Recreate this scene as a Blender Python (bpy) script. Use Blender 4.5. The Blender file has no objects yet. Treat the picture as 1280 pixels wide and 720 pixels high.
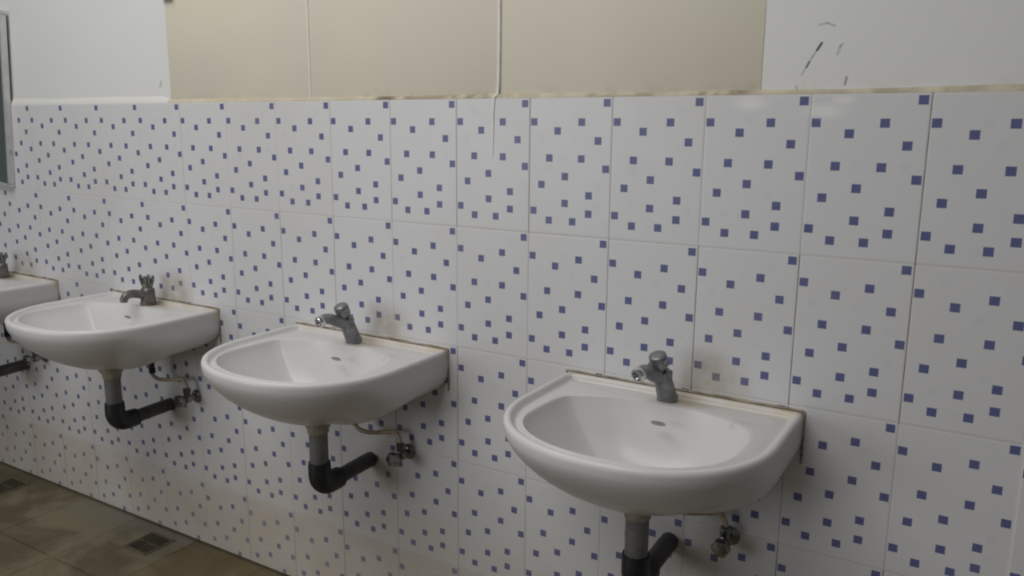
import bpy, bmesh, math, random
from mathutils import Vector, Matrix
random.seed(4)
C = bpy.context.scene.collection
PI = math.pi
FLOOR = 1.405                      # the measured heights below are relative to the top of the tiling


# ------------------------------------------------------------------ node helper
class NT:
    def __init__(s, name):
        s.mat = bpy.data.materials.new(name)
        s.mat.use_nodes = True
        s.t = s.mat.node_tree
        s.t.nodes.clear()
        s.out = s.t.nodes.new('ShaderNodeOutputMaterial')
        s.b = s.t.nodes.new('ShaderNodeBsdfPrincipled')
        s.t.links.new(s.b.outputs[0], s.out.inputs[0])

    def put(s, sock, v):
        if hasattr(v, 'links') or hasattr(v, 'is_output'):
            s.t.links.new(v, sock)
        elif v is not None:
            sock.default_value = v

    def m(s, op, a, b=None, c=None, clamp=False):
        n = s.t.nodes.new('ShaderNodeMath')
        n.operation = op
        n.use_clamp = clamp
        for i, v in enumerate((a, b, c)):
            if v is not None:
                s.put(n.inputs[i], v)
        return n.outputs[0]

    def ramp(s, v, lo, hi, a=0.0, b=1.0):
        n = s.t.nodes.new('ShaderNodeMapRange')
        n.interpolation_type = 'SMOOTHSTEP'
        s.put(n.inputs[0], v)
        for i, q in enumerate((lo, hi, a, b)):
            n.inputs[i + 1].default_value = q
        return n.outputs[0]

    def mix(s, f, a, b):
        n = s.t.nodes.new('ShaderNodeMix')
        n.data_type = 'RGBA'
        s.put(n.inputs[0], f)
        s.put(n.inputs[6], a if not isinstance(a, tuple) else (*a, 1))
        s.put(n.inputs[7], b if not isinstance(b, tuple) else (*b, 1))
        return n.outputs[2]

    def coords(s):
        n = s.t.nodes.new('ShaderNodeTexCoord')
        x = s.t.nodes.new('ShaderNodeSeparateXYZ')
        s.t.links.new(n.outputs['Object'], x.inputs[0])
        s.obj = n.outputs['Object']
        return x.outputs[0], x.outputs[1], x.outputs[2]

    def noise(s, scale, detail=3, rough=.55, vec=None, dist=0):
        n = s.t.nodes.new('ShaderNodeTexNoise')
        n.inputs['Scale'].default_value = scale
        n.inputs['Detail'].default_value = detail
        n.inputs['Roughness'].default_value = rough
        n.inputs['Distortion'].default_value = dist
        s.put(n.inputs['Vector'], vec if vec is not None else s.obj)
        return n.outputs[0]

    def vec(s, x, y, z):
        n = s.t.nodes.new('ShaderNodeCombineXYZ')
        for i, v in enumerate((x, y, z)):
            s.put(n.inputs[i], v)
        return n.outputs[0]

    def white(s, v):
        n = s.t.nodes.new('ShaderNodeTexWhiteNoise')
        s.put(n.inputs['Vector'], v)
        return n.outputs[0], n.outputs[1]

    def bump(s, h, strength, dist=.002):
        n = s.t.nodes.new('ShaderNodeBump')
        n.inputs['Strength'].default_value = strength
        n.inputs['Distance'].default_value = dist
        s.put(n.inputs['Height'], h)
        s.t.links.new(n.outputs[0], s.b.inputs['Normal'])

    def base(s, col=None, rough=None, metal=None, spec=None):
        if col is not None:
            s.put(s.b.inputs['Base Color'], col if not isinstance(col, tuple) else (*col, 1))
        if rough is not None:
            s.put(s.b.inputs['Roughness'], rough)
        if metal is not None:
            s.b.inputs['Metallic'].default_value = metal
        if spec is not None:
            s.b.inputs['Specular IOR Level'].default_value = spec
        return s.mat

    def seg(s, x, z, a, b, rad):
        """distance falloff around a short stroke from a to b"""
        px, pz = s.m('SUBTRACT', x, a[0]), s.m('SUBTRACT', z, a[1])
        bx, bz = b[0] - a[0], b[1] - a[1]
        L = bx * bx + bz * bz
        h = s.m('DIVIDE', s.m('ADD', s.m('MULTIPLY', px, bx), s.m('MULTIPLY', pz, bz)), L, clamp=True)
        dx = s.m('SUBTRACT', px, s.m('MULTIPLY', h, bx))
        dz = s.m('SUBTRACT', pz, s.m('MULTIPLY', h, bz))
        d = s.m('SQRT', s.m('ADD', s.m('MULTIPLY', dx, dx), s.m('MULTIPLY', dz, dz)))
        return s.ramp(d, rad * .3, rad, 1, 0)

    def blob(s, x, z, px, pz, rx, rz):
        dx = s.m('DIVIDE', s.m('SUBTRACT', x, px), rx)
        dz = s.m('DIVIDE', s.m('SUBTRACT', z, pz), rz)
        d = s.m('SQRT', s.m('ADD', s.m('MULTIPLY', dx, dx), s.m('MULTIPLY', dz, dz)))
        return s.ramp(d, 0.15, 1.0, 1, 0)


# ------------------------------------------------------------------ materials
TX, TZ, TW, TH = 0.013, FLOOR + 0.011, 0.2, 0.3           # tile grid origin and pitch
BASINS = [-0.418, -1.277, -2.128, -2.978]
PAT = [(.187, .0125), (.011, .052), (.070, .0715), (.1285, .0525), (.168, .0918), (.0505, .1305), (.129, .1308),
       (.188, .151), (.0315, .1895), (.090, .170), (.0908, .229), (.149, .2095), (.0118, .2485), (.0515, .2685),
       (.1105, .2685), (.1493, .2495)]
FAINT = [(.05, .03), (.15, .03), (.03, .09), (.11, .09), (.088, .13), (.168, .13), (.05, .15), (.13, .19), (.17, .19),
         (.05, .23), (.17, .23), (.09, .27), (.188, .27), (.09, .05)]


def mat_tiles():
    s = NT('spotted_glazed_tiles')
    x, y, z = s.coords()
    fu = s.m('DIVIDE', s.m('SUBTRACT', x, TX), TW)
    fv = s.m('DIVIDE', s.m('SUBTRACT', TZ, z), TH)
    col = s.m('FLOOR', fu)
    row = s.m('FLOOR', fv)
    u = s.m('MULTIPLY', s.m('SUBTRACT', fu, col), TW)
    v = s.m('MULTIPLY', s.m('SUBTRACT', fv, row), TH)
    rnd, rcol = s.white(s.vec(col, row, 0.37))
    rx = s.t.nodes.new('ShaderNodeSeparateXYZ')
    s.t.links.new(rcol, rx.inputs[0])

    def squares(pts, half, u, v):
        d = None
        for a, b in pts:
            q = s.m('MAXIMUM', s.m('ABSOLUTE', s.m('SUBTRACT', u, a)), s.m('ABSOLUTE', s.m('SUBTRACT', v, b)))
            d = q if d is None else s.m('MINIMUM', d, q)
        return s.ramp(d, half - .0007, half + .0011, 1, 0)
    sq = squares(PAT, .0079, u, v)
    fa = squares(FAINT, .0082, u, v)
    e = s.m('MINIMUM', s.m('MINIMUM', u, s.m('SUBTRACT', TW, u)), s.m('MULTIPLY', s.m('MINIMUM', v, s.m('SUBTRACT', TH, v)), .9))
    ev = s.m('MINIMUM', u, s.m('SUBTRACT', TW, u))
    gr = s.ramp(e, .0007, .0016, 1, 0)
    n1 = s.noise(2.2, 4)
    n2 = s.noise(14, 3)
    n3 = s.noise(60, 2)
    body = s.mix(s.m('MULTIPLY', n1, .6), (.645, .645, .66), (.60, .595, .595))
    # each tile a slightly different shade
    body = s.mix(s.m('MULTIPLY', rnd, .10), body, (.58, .57, .55))
    body = s.mix(s.m('MULTIPLY', fa, s.ramp(n2, .4, .7, .0, .16)), body, (.45, .46, .50))
    blue = s.mix(n3, (.050, .062, .20), (.095, .105, .26))
    # the lowest course is a warmer, worn batch with faded squares
    low = s.ramp(row, 3.4, 3.6)
    worn = s.m('MULTIPLY', low, s.ramp(n2, .3, .75, .0, .22))
    c = s.mix(s.m('MULTIPLY', sq, s.m('SUBTRACT', .93, worn)), body, blue)
    c = s.mix(s.m('MULTIPLY', low, s.m('MULTIPLY', s.m('SUBTRACT', 1, s.m('MULTIPLY', sq, .6)), s.ramp(n1, .3, .65, .2, .65))), c, s.mix(.5, c, (.46, .36, .26)))
    # splash grime above the floor and soap scum
    gz = s.m('MULTIPLY', s.ramp(z, .02, .62, 1, 0), s.ramp(s.noise(5, 4), .25, .7, .4, 1))
    c = s.mix(s.m('MULTIPLY', gz, s.m('SUBTRACT', .50, s.m('MULTIPLY', sq, .28))), c, (.44, .37, .235))
    dirty = s.ramp(n1, .48, .75)
    c = s.mix(s.m('MULTIPLY', dirty, .14), c, (.45, .42, .36))
    # rust and mould patches above each basin
    for cx in BASINS:
        b1 = s.blob(x, z, cx + .07, FLOOR - .575, .11, .10)
        c = s.mix(s.m('MULTIPLY', b1, s.ramp(n2, .3, .65, .15, .6)), c, (.33, .27, .17))
        b2 = s.blob(x, z, cx + .03, FLOOR - .97, .10, .10)
        c = s.mix(s.m('MULTIPLY', b2, s.ramp(n2, .3, .65, .1, .5)), c, (.30, .25, .18))
    # pale patches under the ledge
    for px, pz, a, b in ((-.13, .0, .03, .012), (-.30, -.005, .05, .02), (-.16, -.02, .05, .02)):
        w = s.blob(x, z, px, FLOOR + pz, a, b)
        c = s.mix(s.m('MULTIPLY', w, .55), c, (.82, .82, .80))
    gcol = s.mix(s.ramp(ev, .001, .003), s.mix(n2, (.12, .10, .08), (.34, .30, .25)), (.42, .37, .31))
    jr, _ = s.white(s.vec(s.m('FLOOR', s.m('ADD', fu, .5)), 3.1, s.m('FLOOR', s.m('ADD', fv, .0))))
    vert = s.ramp(ev, .001, .003, 1, 0)
    near = s.m('MAXIMUM', s.ramp(x, -2.6, -.7, .35, 1), s.ramp(row, 2.4, 3.2, 0, .9))
    gam = s.m('MULTIPLY', s.m('MULTIPLY', gr, near), s.m('ADD', .38, s.m('MULTIPLY', vert, s.ramp(jr, .15, .8, 0, .6))))
    c = s.mix(gam, c, gcol)
    wob = s.m('ADD', s.m('MULTIPLY', s.ramp(e, 0, .004), .8), s.m('MULTIPLY', s.noise(9, 2), .55))
    s.bump(wob, .22, .002)
    cut = s.m('MULTIPLY', s.ramp(s.m('ABSOLUTE', s.m('SUBTRACT', x, .2125)), .0025, .004, 1, 0), s.ramp(z, FLOOR - .585, FLOOR - .58, 1, 0))
    c = s.mix(s.m('MULTIPLY', cut, .8), c, (.74, .73, .69))
    r = s.m('ADD', s.m('ADD', .24, s.m('MULTIPLY', n2, .22)), s.m('MULTIPLY', gr, .3))
    return s.base(c, r, 0, .4)


def mat_plaster():
    s = NT('white_wall_paint')
    x, y, z = s.coords()
    n1, n2 = s.noise(3, 4), s.noise(25, 3)
    c = s.mix(n1, (.66, .66, .645), (.71, .71, .70))
    # scuffs on the right and smudges low down
    for a, b, rad, k in (((-.179, .102), (-.186, .090), .0034, .95), ((-.186, .090), (-.196, .074), .002, .55), ((-.198, .070), (-.203, .060), .003, .8), ((-.203, .060), (-.211, .046), .0022, .4),
                         ((-.186, .134), (-.172, .137), .003, .30), ((-.172, .137), (-.158, .131), .003, .35), ((-.146, .096), (-.150, .082), .004, .28),
                         ((-.142, .100), (-.146, .094), .003, .3), ((-.131, .040), (-.133, .028), .0035, .55), ((-2.075, .075), (-2.082, .06), .005, .4), ((-.216, .018), (-.219, .026), .003, .4)):
        w = s.seg(x, z, (a[0], FLOOR + a[1]), (b[0], FLOOR + b[1]), rad)
        c = s.mix(s.m('MULTIPLY', w, k), c, (.04, .036, .032))
    g = s.m('MULTIPLY', s.ramp(z, FLOOR + .015, FLOOR + .06, 1, 0), s.ramp(n2, .4, .7))
    c = s.mix(s.m('MULTIPLY', g, .25), c, (.55, .50, .42))
    s.bump(n2, .15, .002)
    return s.base(c, .6)


def mat_cream():
    s = NT('cream_paint')
    x, y, z = s.coords()
    n1, n2 = s.noise(2.5, 4), s.noise(30, 3)
    c = s.mix(s.ramp(n1, .3, .7), (.625, .59, .475), (.61, .56, .475))
    g = s.m('MULTIPLY', s.ramp(z, .004, .03, 1, 0), s.ramp(n2, .45, .7))
    c = s.mix(s.m('MULTIPLY', g, .3), c, (.40, .32, .20))
    s.bump(n2, .08, .002)
    return s.base(c, .5)


def mat_ledge():
    s = NT('stained_filler')
    x, y, z = s.coords()
    n1, n2 = s.noise(1.7, 3), s.noise(18, 4)
    c = s.mix(s.ramp(n2, .35, .65), (.57, .52, .40), (.50, .44, .325))
    left = s.ramp(x, -2.05, -2.03, 1, 0)
    c = s.mix(left, c, (.66, .655, .63))
    for px, a, k in ((-1.19, .10, .85), (-1.02, .2, .45), (-.36, .09, .9), (-.6, .25, .4), (-.9, .12, .4), (.0, .3, .25)):
        w = s.blob(x, z, px, FLOOR + .014, a, .02)
        c = s.mix(s.m('MULTIPLY', w, s.m('MULTIPLY', s.ramp(n2, .35, .6), k)), c, (.13, .10, .06))
    s.bump(n2, .3, .003)
    return s.base(c, .7)


def mat_floor():
    s = NT('worn_floor_tiles')
    x, y, z = s.coords()
    P = .31
    u = s.m('MULTIPLY', s.m('FRACT', s.m('DIVIDE', s.m('ADD', x, 2.03), P)), P)
    v = s.m('MULTIPLY', s.m('FRACT', s.m('DIVIDE', s.m('ADD', y, .01), P)), P)
    e = s.m('MINIMUM', s.m('MINIMUM', u, s.m('SUBTRACT', P, u)), s.m('MINIMUM', v, s.m('SUBTRACT', P, v)))
    gr = s.ramp(e, .002, .006, 1, 0)
    n1, n2, n3 = s.noise(3.2, 5, .6, dist=.6), s.noise(11, 4), s.noise(45, 3)
    c = s.mix(s.ramp(n1, .40, .60), (.185, .160, .095), (.088, .066, .030))
    c = s.mix(s.m('MULTIPLY', n2, .45), c, (.165, .15, .11))
    # two paler, greyer tiles against the wall
    g = s.m('MULTIPLY', s.ramp(x, -2.03, -2.05), s.m('MULTIPLY', s.ramp(x, -2.66, -2.64), s.ramp(y, -.16, -.02)))
    c = s.mix(s.m('MULTIPLY', g, .7), c, (.185, .168, .135))
    br = s.m('MULTIPLY', s.ramp(x, -2.05, -2.0), s.ramp(n2, .25, .6, .5, 1))
    c = s.mix(s.m('MULTIPLY', br, .65), c, (.125, .083, .035))
    c = s.mix(s.m('MULTIPLY', gr, s.ramp(n1, .35, .65, .25, .8)), c, (.05, .04, .02))
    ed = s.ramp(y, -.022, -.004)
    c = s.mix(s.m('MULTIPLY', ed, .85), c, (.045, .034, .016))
    s.bump(s.m('SUBTRACT', s.m('MULTIPLY', n3, .3), gr), .3, .002)
    return s.base(c, s.m('ADD', .3, s.m('MULTIPLY', n2, .3)), 0, .4)


def mat_ceramic():
    s = NT('white_ceramic')
    x, y, z = s.coords()
    n1, n2 = s.noise(6, 4), s.noise(40, 3)
    c = s.mix(n1, (.665, .66, .66), (.625, .615, .605))
    # dirt along the wall edge and around the tap; lime film beneath
    back = s.m('MULTIPLY', s.ramp(y, -.03, -.004), s.ramp(z, -.03, -.01))
    c = s.mix(s.m('MULTIPLY', back, s.ramp(n1, .35, .65, .1, .8)), c, (.52, .42, .28))
    tp = s.m('MULTIPLY', s.blob(x, y, .03, -.045, .09, .045), s.ramp(z, -.03, -.01))
    c = s.mix(s.m('MULTIPLY', tp, s.ramp(n1, .3, .6, .2, .7)), c, (.50, .41, .27))
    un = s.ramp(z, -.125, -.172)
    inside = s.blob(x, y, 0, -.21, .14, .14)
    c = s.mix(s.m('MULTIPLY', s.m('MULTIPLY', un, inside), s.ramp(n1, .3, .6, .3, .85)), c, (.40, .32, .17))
    for px, py, a, b, k in ((.170, -.100, .030, .012, .5), (.155, -.115, .014, .016, .5), (.205, -.085, .03, .016, .3)):
        w = s.blob(x, y, px, py, a, b)
        c = s.mix(s.m('MULTIPLY', s.m('MULTIPLY', w, s.ramp(z, -.03, -.01)), s.ramp(n2, .4, .6, 0, k)), c, (.45, .43, .40))
    r = s.m('ADD', .24, s.m('MULTIPLY', n1, .2))
    return s.base(c, r, 0, .4)


def mat_simple(name, c1, c2, rough, metal=0, scale=30, spec=.5, bump=0):
    s = NT(name)
    s.coords()
    n = s.noise(scale, 4)
    if bump:
        s.bump(n, bump, .001)
    return s.base(s.mix(s.ramp(n, .35, .65), c1, c2), rough, metal, spec)


M = dict(
    tiles=mat_tiles(), plaster=mat_plaster(), cream=mat_cream(), ledge=mat_ledge(), floor=mat_floor(), ceramic=mat_ceramic(),
    caulk=mat_simple('stained_sealant', (.40, .36, .28), (.20, .155, .10), .8, scale=16),
    tap=mat_simple('dull_grey_metal', (.27, .275, .28), (.17, .175, .18), .40, .5, 45),
    tapwarm=mat_simple('worn_brown_grey_metal', (.19, .175, .165), (.12, .11, .10), .4, .5, 60),
    chrome=mat_simple('polished_chrome', (.75, .76, .78), (.6, .6, .6), .12, 1, 60),
    oldchrome=mat_simple('dull_chrome', (.30, .30, .29), (.18, .18, .17), .25, .9, 50),
    greypipe=mat_simple('grey_plastic', (.215, .215, .21), (.165, .165, .16), .5, 0, 20),
    darkpipe=mat_simple('dark_grey_plastic', (.085, .082, .085), (.055, .05, .05), .5, 0, 20),
    rubber=mat_simple('black_rubber', (.012, .014, .017), (.02, .022, .025), .45, 0, 30),
    collar=mat_simple('yellowed_plastic', (.36, .34, .27), (.27, .24, .16), .6, 0, 40),
    hose=mat_simple('beige_hose', (.42, .36, .27), (.34, .27, .18), .55, 0, 50),
    palehose=mat_simple('pale_braid', (.62, .62, .60), (.5, .5, .48), .45, .2, 200),
    printed=mat_simple('grey_print', (.30, .31, .34), (.36, .36, .38), .4, 0, 300),
    frame=mat_simple('brushed_aluminium', (.72, .72, .71), (.62, .62, .61), .3, .6, 20),
    glass=mat_simple('mirror_silvering', (.42, .50, .48), (.40, .48, .46), .06, 1, 3),
    white_seal=mat_simple('white_sealant', (.80, .80, .77), (.74, .73, .68), .55, 0, 30),
    grate=mat_simple('dirty_steel', (.055, .048, .028), (.10, .088, .055), .5, .3, 60),
    gratehole=mat_simple('drain_black', (.012, .01, .007), (.02, .016, .01), .8, 0, 30),
    drainring=mat_simple('drain_rim', (.125, .11, .07), (.085, .073, .042), .5, .1, 30),
    ceiling=mat_simple('ceiling_paint', (.70, .70, .68), (.66, .66, .64), .8, 0, 3),
)


# ------------------------------------------------------------------ mesh helpers
def link(name, bm, mat, parent=None, smooth=40):
    me = bpy.data.meshes.new(name)
    bmesh.ops.recalc_face_normals(bm, faces=bm.faces)
    bm.to_mesh(me)
    bm.free()
    for q in (mat if isinstance(mat, list) else [mat]):
        me.materials.append(q)
    if smooth:
        for f in me.polygons:
            f.use_smooth = True
        me.set_sharp_from_angle(angle=math.radians(smooth))
    o = bpy.data.objects.new(name, me)
    C.objects.link(o)
    o.parent = parent
    return o


def box(bm, lo, hi, bev=0, mi=0):
    v = [bm.verts.new((x, y, z)) for z in (lo[2], hi[2]) for y in (lo[1], hi[1]) for x in (lo[0], hi[0])]
    fs = [bm.faces.new([v[i] for i in q]) for q in ((0, 2, 3, 1), (4, 5, 7, 6), (0, 1, 5, 4), (2, 6, 7, 3), (0, 4, 6, 2), (1, 3, 7, 5))]
    for f in fs:
        f.material_index = mi
    if bev:
        ed = list({e for f in fs for e in f.edges})
        bmesh.ops.bevel(bm, geom=ed, offset=bev, segments=2, affect='EDGES', profile=.6)


def rings(bm, R, closed=True, cap=(True, True)):
    V = [[bm.verts.new(p) for p in r] for r in R]
    n = len(R[0])
    for a, b in zip(V, V[1:]):
        for i in range(n if closed else n - 1):
            j = (i + 1) % n
            bm.faces.new((a[i], a[j], b[j], b[i]))
    if cap[0]:
        bm.faces.new(V[0][::-1])
    if cap[1]:
        bm.faces.new(V[-1])


def lathe(bm, prof, origin=(0, 0, 0), axis=(0, 0, 1), n=28):
    """prof: list of (radius, height along the axis)"""
    a = Vector(axis).normalized()
    q = a.to_track_quat('Z', 'Y')
    o = Vector(origin)
    rings(bm, [[o + q @ Vector((r * math.cos(2 * PI * i / n), r * math.sin(2 * PI * i / n), h)) for i in range(n)] for r, h in prof])


def sweep(bm, pts, rad, n=20):
    """tube along a smooth line through pts; rad a number or one per point"""
    P = [Vector(p) for p in pts]
    r = rad if isinstance(rad, (list, tuple)) else [rad] * len(P)
    up = None
    R = []
    for i, p in enumerate(P):
        t = (P[min(i + 1, len(P) - 1)] - P[max(i - 1, 0)]).normalized()
        if up is None:
            up = t.orthogonal().normalized()
        up = (up - t * up.dot(t)).normalized()
        s = t.cross(up)
        R.append([p + (up * math.cos(2 * PI * k / n) + s * math.sin(2 * PI * k / n)) * r[i] for k in range(n)])
    rings(bm, R)


def spline(pts, m=8):
    P = [Vector(p) for p in pts]
    P = [P[0] * 2 - P[1]] + P + [P[-1] * 2 - P[-2]]
    out = []
    for i in range(1, len(P) - 2):
        a, b, c, d = P[i - 1:i + 3]
        for k in range(m):
            t = k / m
            out.append(.5 * (2 * b + (c - a) * t + (2 * a - 5 * b + 4 * c - d) * t * t + (3 * b - a - 3 * c + d) * t ** 3))
    out.append(P[-2])
    return out


def thing(name, label, cat, loc, group=None):
    o = bpy.data.objects.new(name, None)
    o.empty_display_size = .05
    C.objects.link(o)
    o.location = loc
    return tag(o, label, cat, group)


def tag(o, label, cat, group=None):
    o['label'] = label
    o['category'] = cat
    if group:
        o['group'] = group
    return o


def struct(o):
    o['kind'] = 'structure'
    return o


# ------------------------------------------------------------------ the room
XL, XR, YF, H = -6.0, 2.6, -4.2, 3.1
ZT = TZ                                                     # top of the tiling
bm = bmesh.new()
box(bm, (XL, .010, 0), (XR, .16, H), 0, 1)                  # painted masonry
box(bm, (XL, 0, 0), (XR, .010, ZT), 0, 0)                   # glazed tile facing
struct(link('wall_back', bm, [M['tiles'], M['plaster']], smooth=0))

bm = bmesh.new()
box(bm, (XL, YF, -.1), (XR, .16, 0))
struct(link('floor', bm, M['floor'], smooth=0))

bm = bmesh.new()                                            # uneven filler run along the top of the tiles
N = 160
prof = []
for i in range(N + 1):
    x = XL + (XR - XL) * i / N
    h = .010 + .0025 * math.sin(x * 9.1) * math.sin(x * 3.3 + 1)
    if x < -2.04:
        h += .011
    prof.append([(x, .0102, ZT - .004), (x, .0005, ZT - .001), (x, .001, ZT + .003), (x, .0065, ZT + h * .75), (x, .0102, ZT + h)])
rings(bm, prof)
struct(link('trim_1', bm, M['ledge']))

# three cream boards set flush into the upper wall
seams = [-2.033, -1.460, -.8725, -.284]
names = ['cream painted wall board at the left, next to the far white plaster',
         'cream painted wall board in the middle, between the two pale seams',
         'cream painted wall board at the right, next to the scuffed white plaster']
BZ = FLOOR + .0125
for k in range(3):
    bm = bmesh.new()
    a, b = seams[k] + (.001 if k else 0), seams[k + 1] - (.001 if k < 2 else 0)
    box(bm, (a, .0090, 0), (b, .0105, .302), .0012)
    o = link('wall_board', bm, M['cream'])
    o.location.z = BZ
    tag(o, names[k], 'board', 'cream boards above the tiles')
# sealed seams between the boards; the middle one has run down over the tiles
bm = bmesh.new()
sweep(bm, [(-1.460, .0085, BZ + .002), (-1.4605, .0085, BZ + .1), (-1.460, .0085, BZ + .302)], .0022, 8)
struct(link('trim_2', bm, M['white_seal']))
bm = bmesh.new()
sweep(bm, [(-.876, .0060, BZ + .004), (-.874, .0075, BZ + .034), (-.873, .008, BZ + .12), (-.8725, .008, BZ + .302)], .0038, 10)
sweep(bm, [(-.8850, -.0006, ZT - .135), (-.8845, -.0004, ZT - .09), (-.8835, -.0004, ZT - .04), (-.8815, .000, ZT + .002), (-.877, .003, BZ + .006)],
      [.0006, .0016, .0022, .003, .004], 10)
struct(link('trim_3', bm, M['white_seal']))
# bracket end in the left corner above the boards
bm = bmesh.new()
box(bm, (-2.035, -.006, FLOOR + .306), (-1.992, .0102, FLOOR + .335), .003)
o = link('wall_bracket', bm, M['oldchrome'])
tag(o, 'small dark bracket at the upper left corner of the cream boards', 'bracket')

# ------------------------------------------------------------------ wash basins
A, D, YS, EXP = .262, .446, -.20, 2.2                       # half width, depth, where the front curve begins
CEN = Vector((0, -.205))


def outline(off, n=40):
    a, d = A - off, D - off
    P = [(a, -off * .9), (a, YS)]
    for i in range(1, n):
        t = PI / 2 * i / n
        P.append((a * math.cos(t) ** (2 / EXP), YS - (d + YS) * math.sin(t) ** (2 / EXP)))
    P.append((0, -d))
    L = [(-x, y) for x, y in P[:-1]][::-1]
    return P + L                                            # clockwise from the back right corner


def rcut(poly, ang):
    dx, dy = math.cos(ang), math.sin(ang)
    best = 0
    for (x1, y1), (x2, y2) in zip(poly, poly[1:] + poly[:1]):
        x1, y1, x2, y2 = x1 - CEN.x, y1 - CEN.y, x2 - CEN.x, y2 - CEN.y
        ex, ey = x2 - x1, y2 - y1
        det = dx * -ey + ex * dy
        if abs(det) < 1e-12:
            continue
        t = (x1 * -ey + ex * y1) / det
        s = (dx * y1 - dy * x1) / det
        if t > 0 and -1e-6 <= s <= 1 + 1e-6:
            best = max(best, t)
    return best


def opening():
    right = [(p.x, p.y) for p in spline([(0, -.0875, 0), (.06, -.0885, 0), (.11, -.098, 0), (.155, -.115, 0), (.188, -.143, 0), (.203, -.185, 0), (.206, -.22, 0), (.205, -.255, 0)], 6)]
    for i in range(1, 24):
        t = PI / 2 * i / 24
        right.append((.205 * math.cos(t) ** (2 / 2.25), -.255 - .156 * math.sin(t) ** (2 / 2.25)))
    right.append((0, -.411))
    left = [(-x, y) for x, y in right if y < -.26 and x > .001][::-1]
    left += [(-.205, -.255), (-.203, -.20), (-.199, -.165), (-.193, -.148), (-.186, -.139)]
    left += [(p.x, p.y) for p in spline([(-.180, -.135, 0), (-.145, -.118, 0), (-.10, -.099, 0), (-.05, -.089, 0), (0, -.0875, 0)], 6)][:-1]
    return right + left


def make_bowl_mesh():
    bm = bmesh.new()
    op = opening()
    oc = outline(0)
    keys = [math.atan2(0 - CEN.y, A), math.atan2(-CEN.y, -A), math.atan2(YS - CEN.y, A), math.atan2(YS - CEN.y, -A),
            math.atan2(-.139 - CEN.y, -.186), math.atan2(-.148 - CEN.y, -.193)]
    n = 132
    ang = sorted(set([round(2 * PI * i / n, 5) for i in range(n)] + [round(k % (2 * PI), 5) for k in keys]))
    ang = [a for i, a in enumerate(ang) if i == 0 or a - ang[i - 1] > .004]

    def ring(poly, z, s=1, cen=None, smooth_to=None):
        out = []
        for a in ang:
            r = rcut(poly, a) * s
            out.append(Vector((CEN.x + r * math.cos(a), CEN.y + r * math.sin(a), z)))
        return out
    R = []
    # underside and shell, from the waste boss up to the rim
    top = ring(oc, 0)
    boss = .036
    K = 22
    shell = []
    for k in range(K + 1):
        t = k / K * PI / 2                                   # 0 at the rim, pi/2 at the boss
        row = []
        for p, a in zip(top, ang):
            y = p.y
            w = min(1, max(0, (y + .33) / .26))
            w = w * w * (3 - 2 * w)
            m = 1.52 + 3.5 * w
            c, sn = math.cos(t), math.sin(t)
            if k == K:
                c = 0
            s = c ** (2 / m) if c > 1e-6 else 0
            z = sn ** (2 / m)
            q = Vector((p.x, p.y))
            bo = Vector((boss * math.cos(a), -.198 + boss * math.sin(a)))
            xy = bo + (q - bo) * s
            zz = -.020 - z * (.148 - .058 * w * s)
            row.append(Vector((xy.x, min(xy.y, 0), zz)))
        shell.append(row)
    R += shell[::-1]
    # rolled rim
    for off, z in ((-.0008, -.012), (-.0005, -.007), (.0015, -.0025), (.005, -.0003), (.0095, 0), (.0135, -.0015), (.0160, -.007), (.0185, -.0130), (.0225, -.0145), (.0265, -.0125)):
        R.append(ring(outline(off), z))
    # flat deck then the bowl
    def blend(z, f):
        a = ring(outline(.0265), z)
        b = ring(op, z)
        out = []
        for i, j in zip(a, b):
            jj = j
            if (jj.xy - CEN).length > (i.xy - CEN).length - .003:
                jj = i.lerp(Vector((CEN.x, CEN.y, z)), .02)
            out.append(i.lerp(jj, f))
        return out
    R.append(blend(-.0085, .35))
    R.append(blend(-.0070, .72))
    R.append(blend(-.0060, .90))
    sc = [(1.0, -.0075), (.990, -.0125), (.974, -.0205), (.93, -.0345), (.86, -.0535), (.78, -.0735), (.69, -.093), (.59, -.111), (.48, -.125), (.36, -.1350), (.24, -.1415), (.13, -.1450), (.125, -.160)]
    for s, z in sc:
        out = []
        for p in blend(z, 1):
            out.append(Vector((CEN.x + (p.x - CEN.x) * s, CEN.y + (p.y - CEN.y) * s - .0 * (1 - s), z)))
        R.append(out)
    # soap rest dished into the deck, back right
    for r in R[-(len(sc) + 2):-(len(sc))]:
        for p in r:
            d = math.hypot((p.x - .2) / .05, (p.y + .085) / .04)
            if d < 1:
                p.z -= .004 * (1 - d * d)
    rings(bm, R)
    me = bpy.data.meshes.new('bowl')
    bmesh.ops.recalc_face_normals(bm, faces=bm.faces)
    bm.to_mesh(me)
    bm.free()
    me.materials.append(M['ceramic'])
    for f in me.polygons:
        f.use_smooth = True
    me.set_sharp_from_angle(angle=math.radians(48))
    return me


BOWL = make_bowl_mesh()


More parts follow.
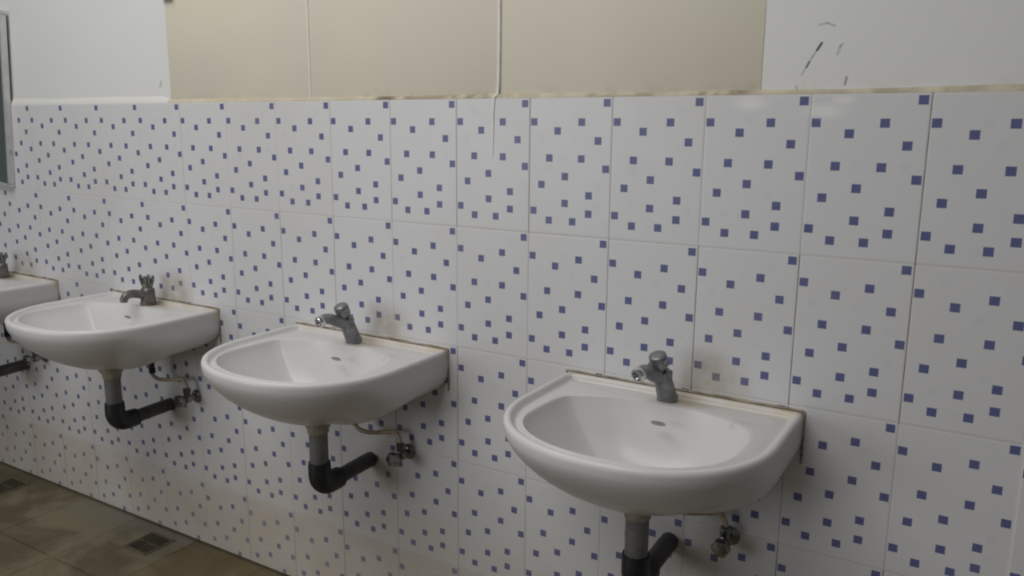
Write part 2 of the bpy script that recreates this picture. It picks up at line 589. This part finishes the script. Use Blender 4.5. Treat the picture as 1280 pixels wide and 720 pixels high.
def push_tap(root, yaw, spout_len):
    """leaning pillar tap with a round push knob"""
    Mx = Matrix.Rotation(yaw, 4, 'Z')
    ax = Vector((0, -.40, 1)).normalized()
    bm = bmesh.new()
    lathe(bm, [(.0215, -.002), (.0225, .004), (.0205, .008), (.0195, .03), (.0182, .056), (.0178, .069), (.0140, .0715), (.0105, .073), (.0105, .088)], (0, 0, 0), ax)
    box(bm, (.010, -.030, .052), (.021, -.014, .070), .003)
    body = link('tap', bm, M['tap'], root)
    body.location = (0, -.054, -.005)
    body.rotation_euler.z = yaw
    bm = bmesh.new()
    lathe(bm, [(.010, .0795), (.0155, .0805), (.0178, .084), (.0186, .092), (.0186, .104), (.0176, .1095), (.0135, .1125), (.006, .1135)], (0, 0, 0), ax)
    kc = ax * .094
    lathe(bm, [(.0055, .014), (.0065, .015), (.0065, .024), (.005, .0255)], kc, (1, -.1, .1), 16)
    k = link('push_knob', bm, M['tap'], body)
    b0 = ax * .052
    bm = bmesh.new()
    L = spout_len
    path = spline([b0, b0 + Vector((0, -.03, .013)), b0 + Vector((0, -L * .66, .026)), b0 + Vector((0, -L + .01, .027)), b0 + Vector((0, -L, .023))], 6)
    sweep(bm, path, [.0150 - .0025 * i / len(path) for i in range(len(path))])
    sp = link('spout', bm, M['tap'], body)
    bm = bmesh.new()
    e = b0 + Vector((0, -L + .004, .0245))
    lathe(bm, [(.0125, -.004), (.0145, -.003), (.0148, .006), (.0135, .009), (.010, .0095), (.0095, .004)], e, (0, -1, -.35))
    link('aerator', bm, M['chrome'], body)
    return body


def fluted_tap(root, yaw):
    """short upright pillar tap with a flared four-finned handle"""
    bm = bmesh.new()
    lathe(bm, [(.0235, -.002), (.0245, .004), (.0225, .010), (.021, .03), (.0215, .042), (.0195, .049), (.014, .053), (.012, .060)])
    body = link('tap', bm, M['tapwarm'], root)
    body.location = (0, -.054, -.005)
    body.rotation_euler.z = yaw
    bm = bmesh.new()
    lathe(bm, [(.011, .052), (.0145, .056), (.0135, .066), (.012, .080), (.010, .088), (.004, .089)])
    for k in range(4):
        a = PI / 4 + k * PI / 2
        d = Vector((math.cos(a), math.sin(a), 0))
        sweep(bm, [d * .009 + Vector((0, 0, .052)), d * .0145 + Vector((0, 0, .066)), d * .018 + Vector((0, 0, .080)), d * .0195 + Vector((0, 0, .090))], [.0055, .005, .0048, .004], 10)
    link('fluted_handle', bm, M['oldchrome'], body)
    bm = bmesh.new()
    path = spline([(0, 0, .028), (0, -.025, .035), (0, -.050, .040), (0, -.068, .037), (0, -.077, .027), (0, -.078, .018)], 6)
    sweep(bm, path, [.0145 - .004 * i / len(path) for i in range(len(path))])
    link('spout', bm, M['tapwarm'], body)
    return body


def make_basin(i, cx, label, kind, yaw):
    root = thing('wash_basin', label, 'wash basin', (cx, 0, FLOOR - .6), 'wash basins in a row on the tiled wall')
    o = bpy.data.objects.new('bowl', BOWL)
    C.objects.link(o)
    o.parent = root
    if kind == 'push':
        push_tap(root, yaw, .080 if i == 0 else .088)
    else:
        fluted_tap(root, yaw)
    # sealant along the wall joint
    bm = bmesh.new()
    rnd = random.Random(i)
    for pts in ([(-A + .002, -.001, .002), (A - .002, -.001, .002)], [(A + .001, -.001, .002), (A + .001, -.001, -.106)], [(-A - .001, -.001, .002), (-A - .001, -.001, -.106)]):
        a, b = Vector(pts[0]), Vector(pts[1])
        n = 24
        P = [a.lerp(b, k / n) for k in range(n + 1)]
        sweep(bm, P, [.0016 + .0018 * rnd.random() for _ in P], 8)
    o = link('sealant', bm, M['caulk'], root)
    # faint printed oval on the back slope of the bowl
    bm = bmesh.new()
    c0 = Vector((.012, -.137, -.0285))
    nrm = Vector((0, -.55, .83)).normalized()
    ex = Vector((1, 0, 0))
    ey = nrm.cross(ex)
    n = 28
    R = []
    for r, h in ((1, -.004), (1, .0004), (.72, .0004), (.72, -.004)):
        R.append([c0 + ex * (.0155 * (1 - (1 - r) * .5) * math.cos(2 * PI * k / n)) + ey * (.0038 * r * math.sin(2 * PI * k / n)) + nrm * h for k in range(n)])
    rings(bm, R, cap=(False, False))
    for k in range(5):
        x = -.008 + k * .004
        q = [c0 + ex * (x + dx) + ey * dy + nrm * h for h in (-.004, .0004) for dx, dy in ((-.0012, -.0014), (.0012, -.0014), (.0012, .0014), (-.0012, .0014))]
        v = [bm.verts.new(p) for p in q]
        for f in ((4, 5, 6, 7), (0, 1, 5, 4), (1, 2, 6, 5), (2, 3, 7, 6), (3, 0, 4, 7)):
            bm.faces.new([v[j] for j in f])
    link('printed_mark', bm, M['printed'], root, 0)
    # threaded shank of the tap, below the deck
    bm = bmesh.new()
    lathe(bm, [(.0085, -.030), (.0085, -.212)], (0, -.060, 0))
    lathe(bm, [(.016, -.150), (.016, -.160)], (0, -.060, 0), (0, 0, 1), 6)
    link('tap_shank', bm, M['rubber'], root, 25)
    # waste outlet in the bowl bottom
    bm = bmesh.new()
    lathe(bm, [(.012, -.155), (.013, -.1452), (.024, -.1432), (.027, -.1440), (.027, -.150)], (CEN.x, CEN.y, 0))
    link('waste_outlet', bm, M['chrome'], root)
    # waste pipe, elbow and run into the wall
    yp = -.196
    bm = bmesh.new()
    lathe(bm, [(.0235, -.202), (.0235, -.292), (.0225, -.300)], (0, yp, 0))
    wp = link('waste_pipe', bm, M['greypipe'], root)
    bm = bmesh.new()
    lathe(bm, [(.030, -.165), (.0385, -.169), (.0385, -.178), (.034, -.186), (.0275, -.196), (.0265, -.207), (.024, -.208)], (0, yp, 0))
    link('collar', bm, M['collar'], wp)
    bm = bmesh.new()
    P = [Vector((0, yp, -.287)), Vector((0, yp, -.300)), Vector((0, yp, -.316))]
    r = [.0275, .0285, .0285]
    c = Vector((0, yp + .034, -.320))
    for k in range(1, 11):
        t = PI / 2 * k / 10
        P.append(c + Vector((0, -.034 * math.cos(t), -.034 * math.sin(t))))
        r.append(.0285)
    P += [c + Vector((0, .018, -.034)), c + Vector((0, .034, -.034)), c + Vector((0, .037, -.034))]
    r += [.0285, .0275, .022]
    sweep(bm, P, r, 24)
    link('elbow', bm, M['rubber'], wp)
    bm = bmesh.new()
    z = -.354
    sweep(bm, [(0, yp + .05, z), (0, -.10, z + .002), (0, -.02, z + .005), (0, .004, z + .005)], .0205, 20)
    link('outlet_pipe', bm, M['darkpipe'], wp)
    return root


make_basin(0, BASINS[0], 'white ceramic wash basin nearest the camera, with grey push tap turned to the left', 'push', -.30)
make_basin(1, BASINS[1], 'white wash basin second from the right, grey push tap and black elbow fully in view', 'push', -.15)
make_basin(2, BASINS[2], 'white wash basin third from the right, with the finned tap handle and floor drain below', 'fluted', -.1)
make_basin(3, BASINS[3], 'white wash basin cut off by the left edge of the photo, below the mirror', 'fluted', 0)


# ------------------------------------------------------------------ stop valves on the wall under each basin
def make_valve(cx, label, dz):
    root = thing('stop_valve', label, 'valve', (cx + .132, 0, FLOOR - .898 + dz), 'stop valves under the basins')
    bm = bmesh.new()
    lathe(bm, [(.021, .001), (.0215, .003), (.017, .008), (.0095, .010), (.0095, .026), (.0135, .028), (.0135, .044), (.009, .046), (.009, .056), (.006, .058)], (0, 0, 0), (0, -1, 0))
    lathe(bm, [(.0095, 0), (.0095, .020), (.0115, .021), (.0115, .034), (.0075, .036)], (0, -.036, 0), (0, 0, 1), 6)
    body = link('body', bm, M['oldchrome'], root)
    bm = bmesh.new()
    n = 32
    R = []
    for f, h in ((.35, .055), (.9, .056), (1, .060), (1, .070), (.88, .0745), (.4, .076)):
        R.append([(.0185 * f * (1 + .07 * math.cos(6 * 2 * PI * k / n)) * math.cos(2 * PI * k / n), -h, .0185 * f * (1 + .07 * math.cos(6 * 2 * PI * k / n)) * math.sin(2 * PI * k / n)) for k in range(n)])
    rings(bm, R)
    link('valve_knob', bm, M['oldchrome'], root)
    bm = bmesh.new()
    sweep(bm, spline([(0, -.036, .030), (-.002, -.036, .045), (-.012, -.038, .062), (-.032, -.045, .062), (-.075, -.056, .055), (-.108, -.061, .055), (-.127, -.062, .063), (-.132, -.060, .072), (-.132, -.060, .0845)], 7), .0060, 12)
    h = link('supply_hose', bm, M['hose'], root)
    bm = bmesh.new()
    lathe(bm, [(.0085, 0), (.0105, .001), (.0105, .015), (.0085, .0165)], (-.132, -.060, .0690), (0, 0, 1), 6)
    link('hose_nut', bm, M['rubber'], h, 20)
    return root


vl = ['chrome stop valve with bright knob under the nearest basin, right of its waste pipe',
      'stop valve under the second basin from the right, beside the black elbow pipe',
      'dark stop valve under the third basin from the right, below the finned tap',
      'dark stop valve at the far left edge, under the basin cut off by the frame']
for cx, l, dz in zip(BASINS, vl, (0, 0, -.012, -.01)):
    make_valve(cx, l, 0)


# ------------------------------------------------------------------ floor drains
def make_drain(x, y, label):
    root = thing('floor_drain', label, 'drain', (x, y, 0), 'square floor drains under the basins')
    h = .058
    bm = bmesh.new()
    for a, b, c, d in ((-h, -h, h, -h + .010), (-h, h - .010, h, h), (-h, -h + .010, -h + .010, h - .010), (h - .010, -h + .010, h, h - .010)):
        box(bm, (a, b, -.004), (c, d, .003), .001)
    link('drain_frame', bm, M['drainring'], root)
    bm = bmesh.new()
    box(bm, (-h + .009, -h + .009, -.004), (h - .009, h - .009, .0006))
    link('sump', bm, M['gratehole'], root, 0)
    bm = bmesh.new()
    for k in range(7):
        t = -h + .019 + k * (2 * h - .038) / 6
        box(bm, (t - .0032, -h + .010, .0004), (t + .0032, h - .010, .0026), .0006)
    box(bm, (-h + .010, -.004, .0005), (h - .010, .004, .0024), .0005)
    link('grate', bm, M['grate'], root)
    return root


make_drain(-2.152, -.104, 'square floor drain with dark grate nearer the camera, in front of the wall foot')
make_drain(-2.995, -.115, 'square floor drain at the left edge of the photo, farther along the wall')

# ------------------------------------------------------------------ mirror at the left edge
root = thing('mirror', 'wall mirror in a pale metal frame, cut off by the left edge', 'mirror', (-2.925, 0, FLOOR - .278))
root.rotation_euler.y = math.radians(5.5)
W_, H_ = .46, .605
bm = bmesh.new()
w = .011
for lo, hi in (((-W_, -.022, 0), (0, .0, w)), ((-W_, -.022, H_ - w), (0, 0, H_)), ((-W_, -.022, w), (-W_ + w, 0, H_ - w)), ((-w, -.022, w), (0, 0, H_ - w))):
    box(bm, lo, hi, .003)
link('mirror_frame', bm, M['frame'], root)
bm = bmesh.new()
box(bm, (-W_ + w - .003, -.018, w - .003), (-w + .003, -.010, H_ - w + .003), 0)
link('mirror_glass', bm, M['glass'], root, 0)

# ------------------------------------------------------------------ light
def area(name, loc, target, size, size_y, energy, color=(1, 1, 1)):
    l = bpy.data.lights.new(name, 'AREA')
    l.shape = 'RECTANGLE'
    l.size, l.size_y, l.energy, l.color = size, size_y, energy, color
    o = bpy.data.objects.new(name, l)
    C.objects.link(o)
    o.location = loc
    o.rotation_euler = (Vector(target) - Vector(loc)).to_track_quat('-Z', 'Y').to_euler()
    return o


area('ceiling_tube_light', (-1.5, -1.6, 3.0), (-1.1, -.6, 0), 2.8, 1.0, 44, (1, .985, .95))
area('front_left_fill', (-2.9, -3.8, 1.35), (-1.0, 0, .6), 2.0, 1.5, 28, (.95, .97, 1))  # unseen area lamp filling in from the front left, not a known window
wd = bpy.data.worlds.new('World')
bpy.context.scene.world = wd
wd.use_nodes = True
bg = wd.node_tree.nodes['Background']
bg.inputs[0].default_value = (.96, .97, 1, 1)
bg.inputs[1].default_value = .115

# ------------------------------------------------------------------ camera (solved from the tile grid)
cam = bpy.data.cameras.new('Camera')
co = bpy.data.objects.new('Camera', cam)
C.objects.link(co)
Rr = Vector((0.8557562241665184, 0.517317847844559, 0.0079705145214847))
Dn = Vector((0.10580101276870549, -0.15989634525521623, -0.9814475556396993))
Fw = Vector((-0.5064458811140433, 0.8407231429403488, -0.19156504489891124))
m = Matrix((Rr, -Dn, -Fw)).transposed().to_4x4()
m.translation = Vector((0.1408892, -1.61224141, -0.05586447 + FLOOR))
co.matrix_world = m
cam.sensor_width = 36
cam.lens = 1021.844 / 1280 * 36
cam.clip_start = .02
sc = bpy.context.scene
sc.camera = co
sc.view_settings.view_transform = 'Standard'
sc.view_settings.look = 'None'
sc.view_settings.exposure = 0
sc.view_settings.gamma = 1
sc.view_settings.use_curve_mapping = False
sc.cycles.use_denoising = True
sc.cycles.filter_width = 2.2
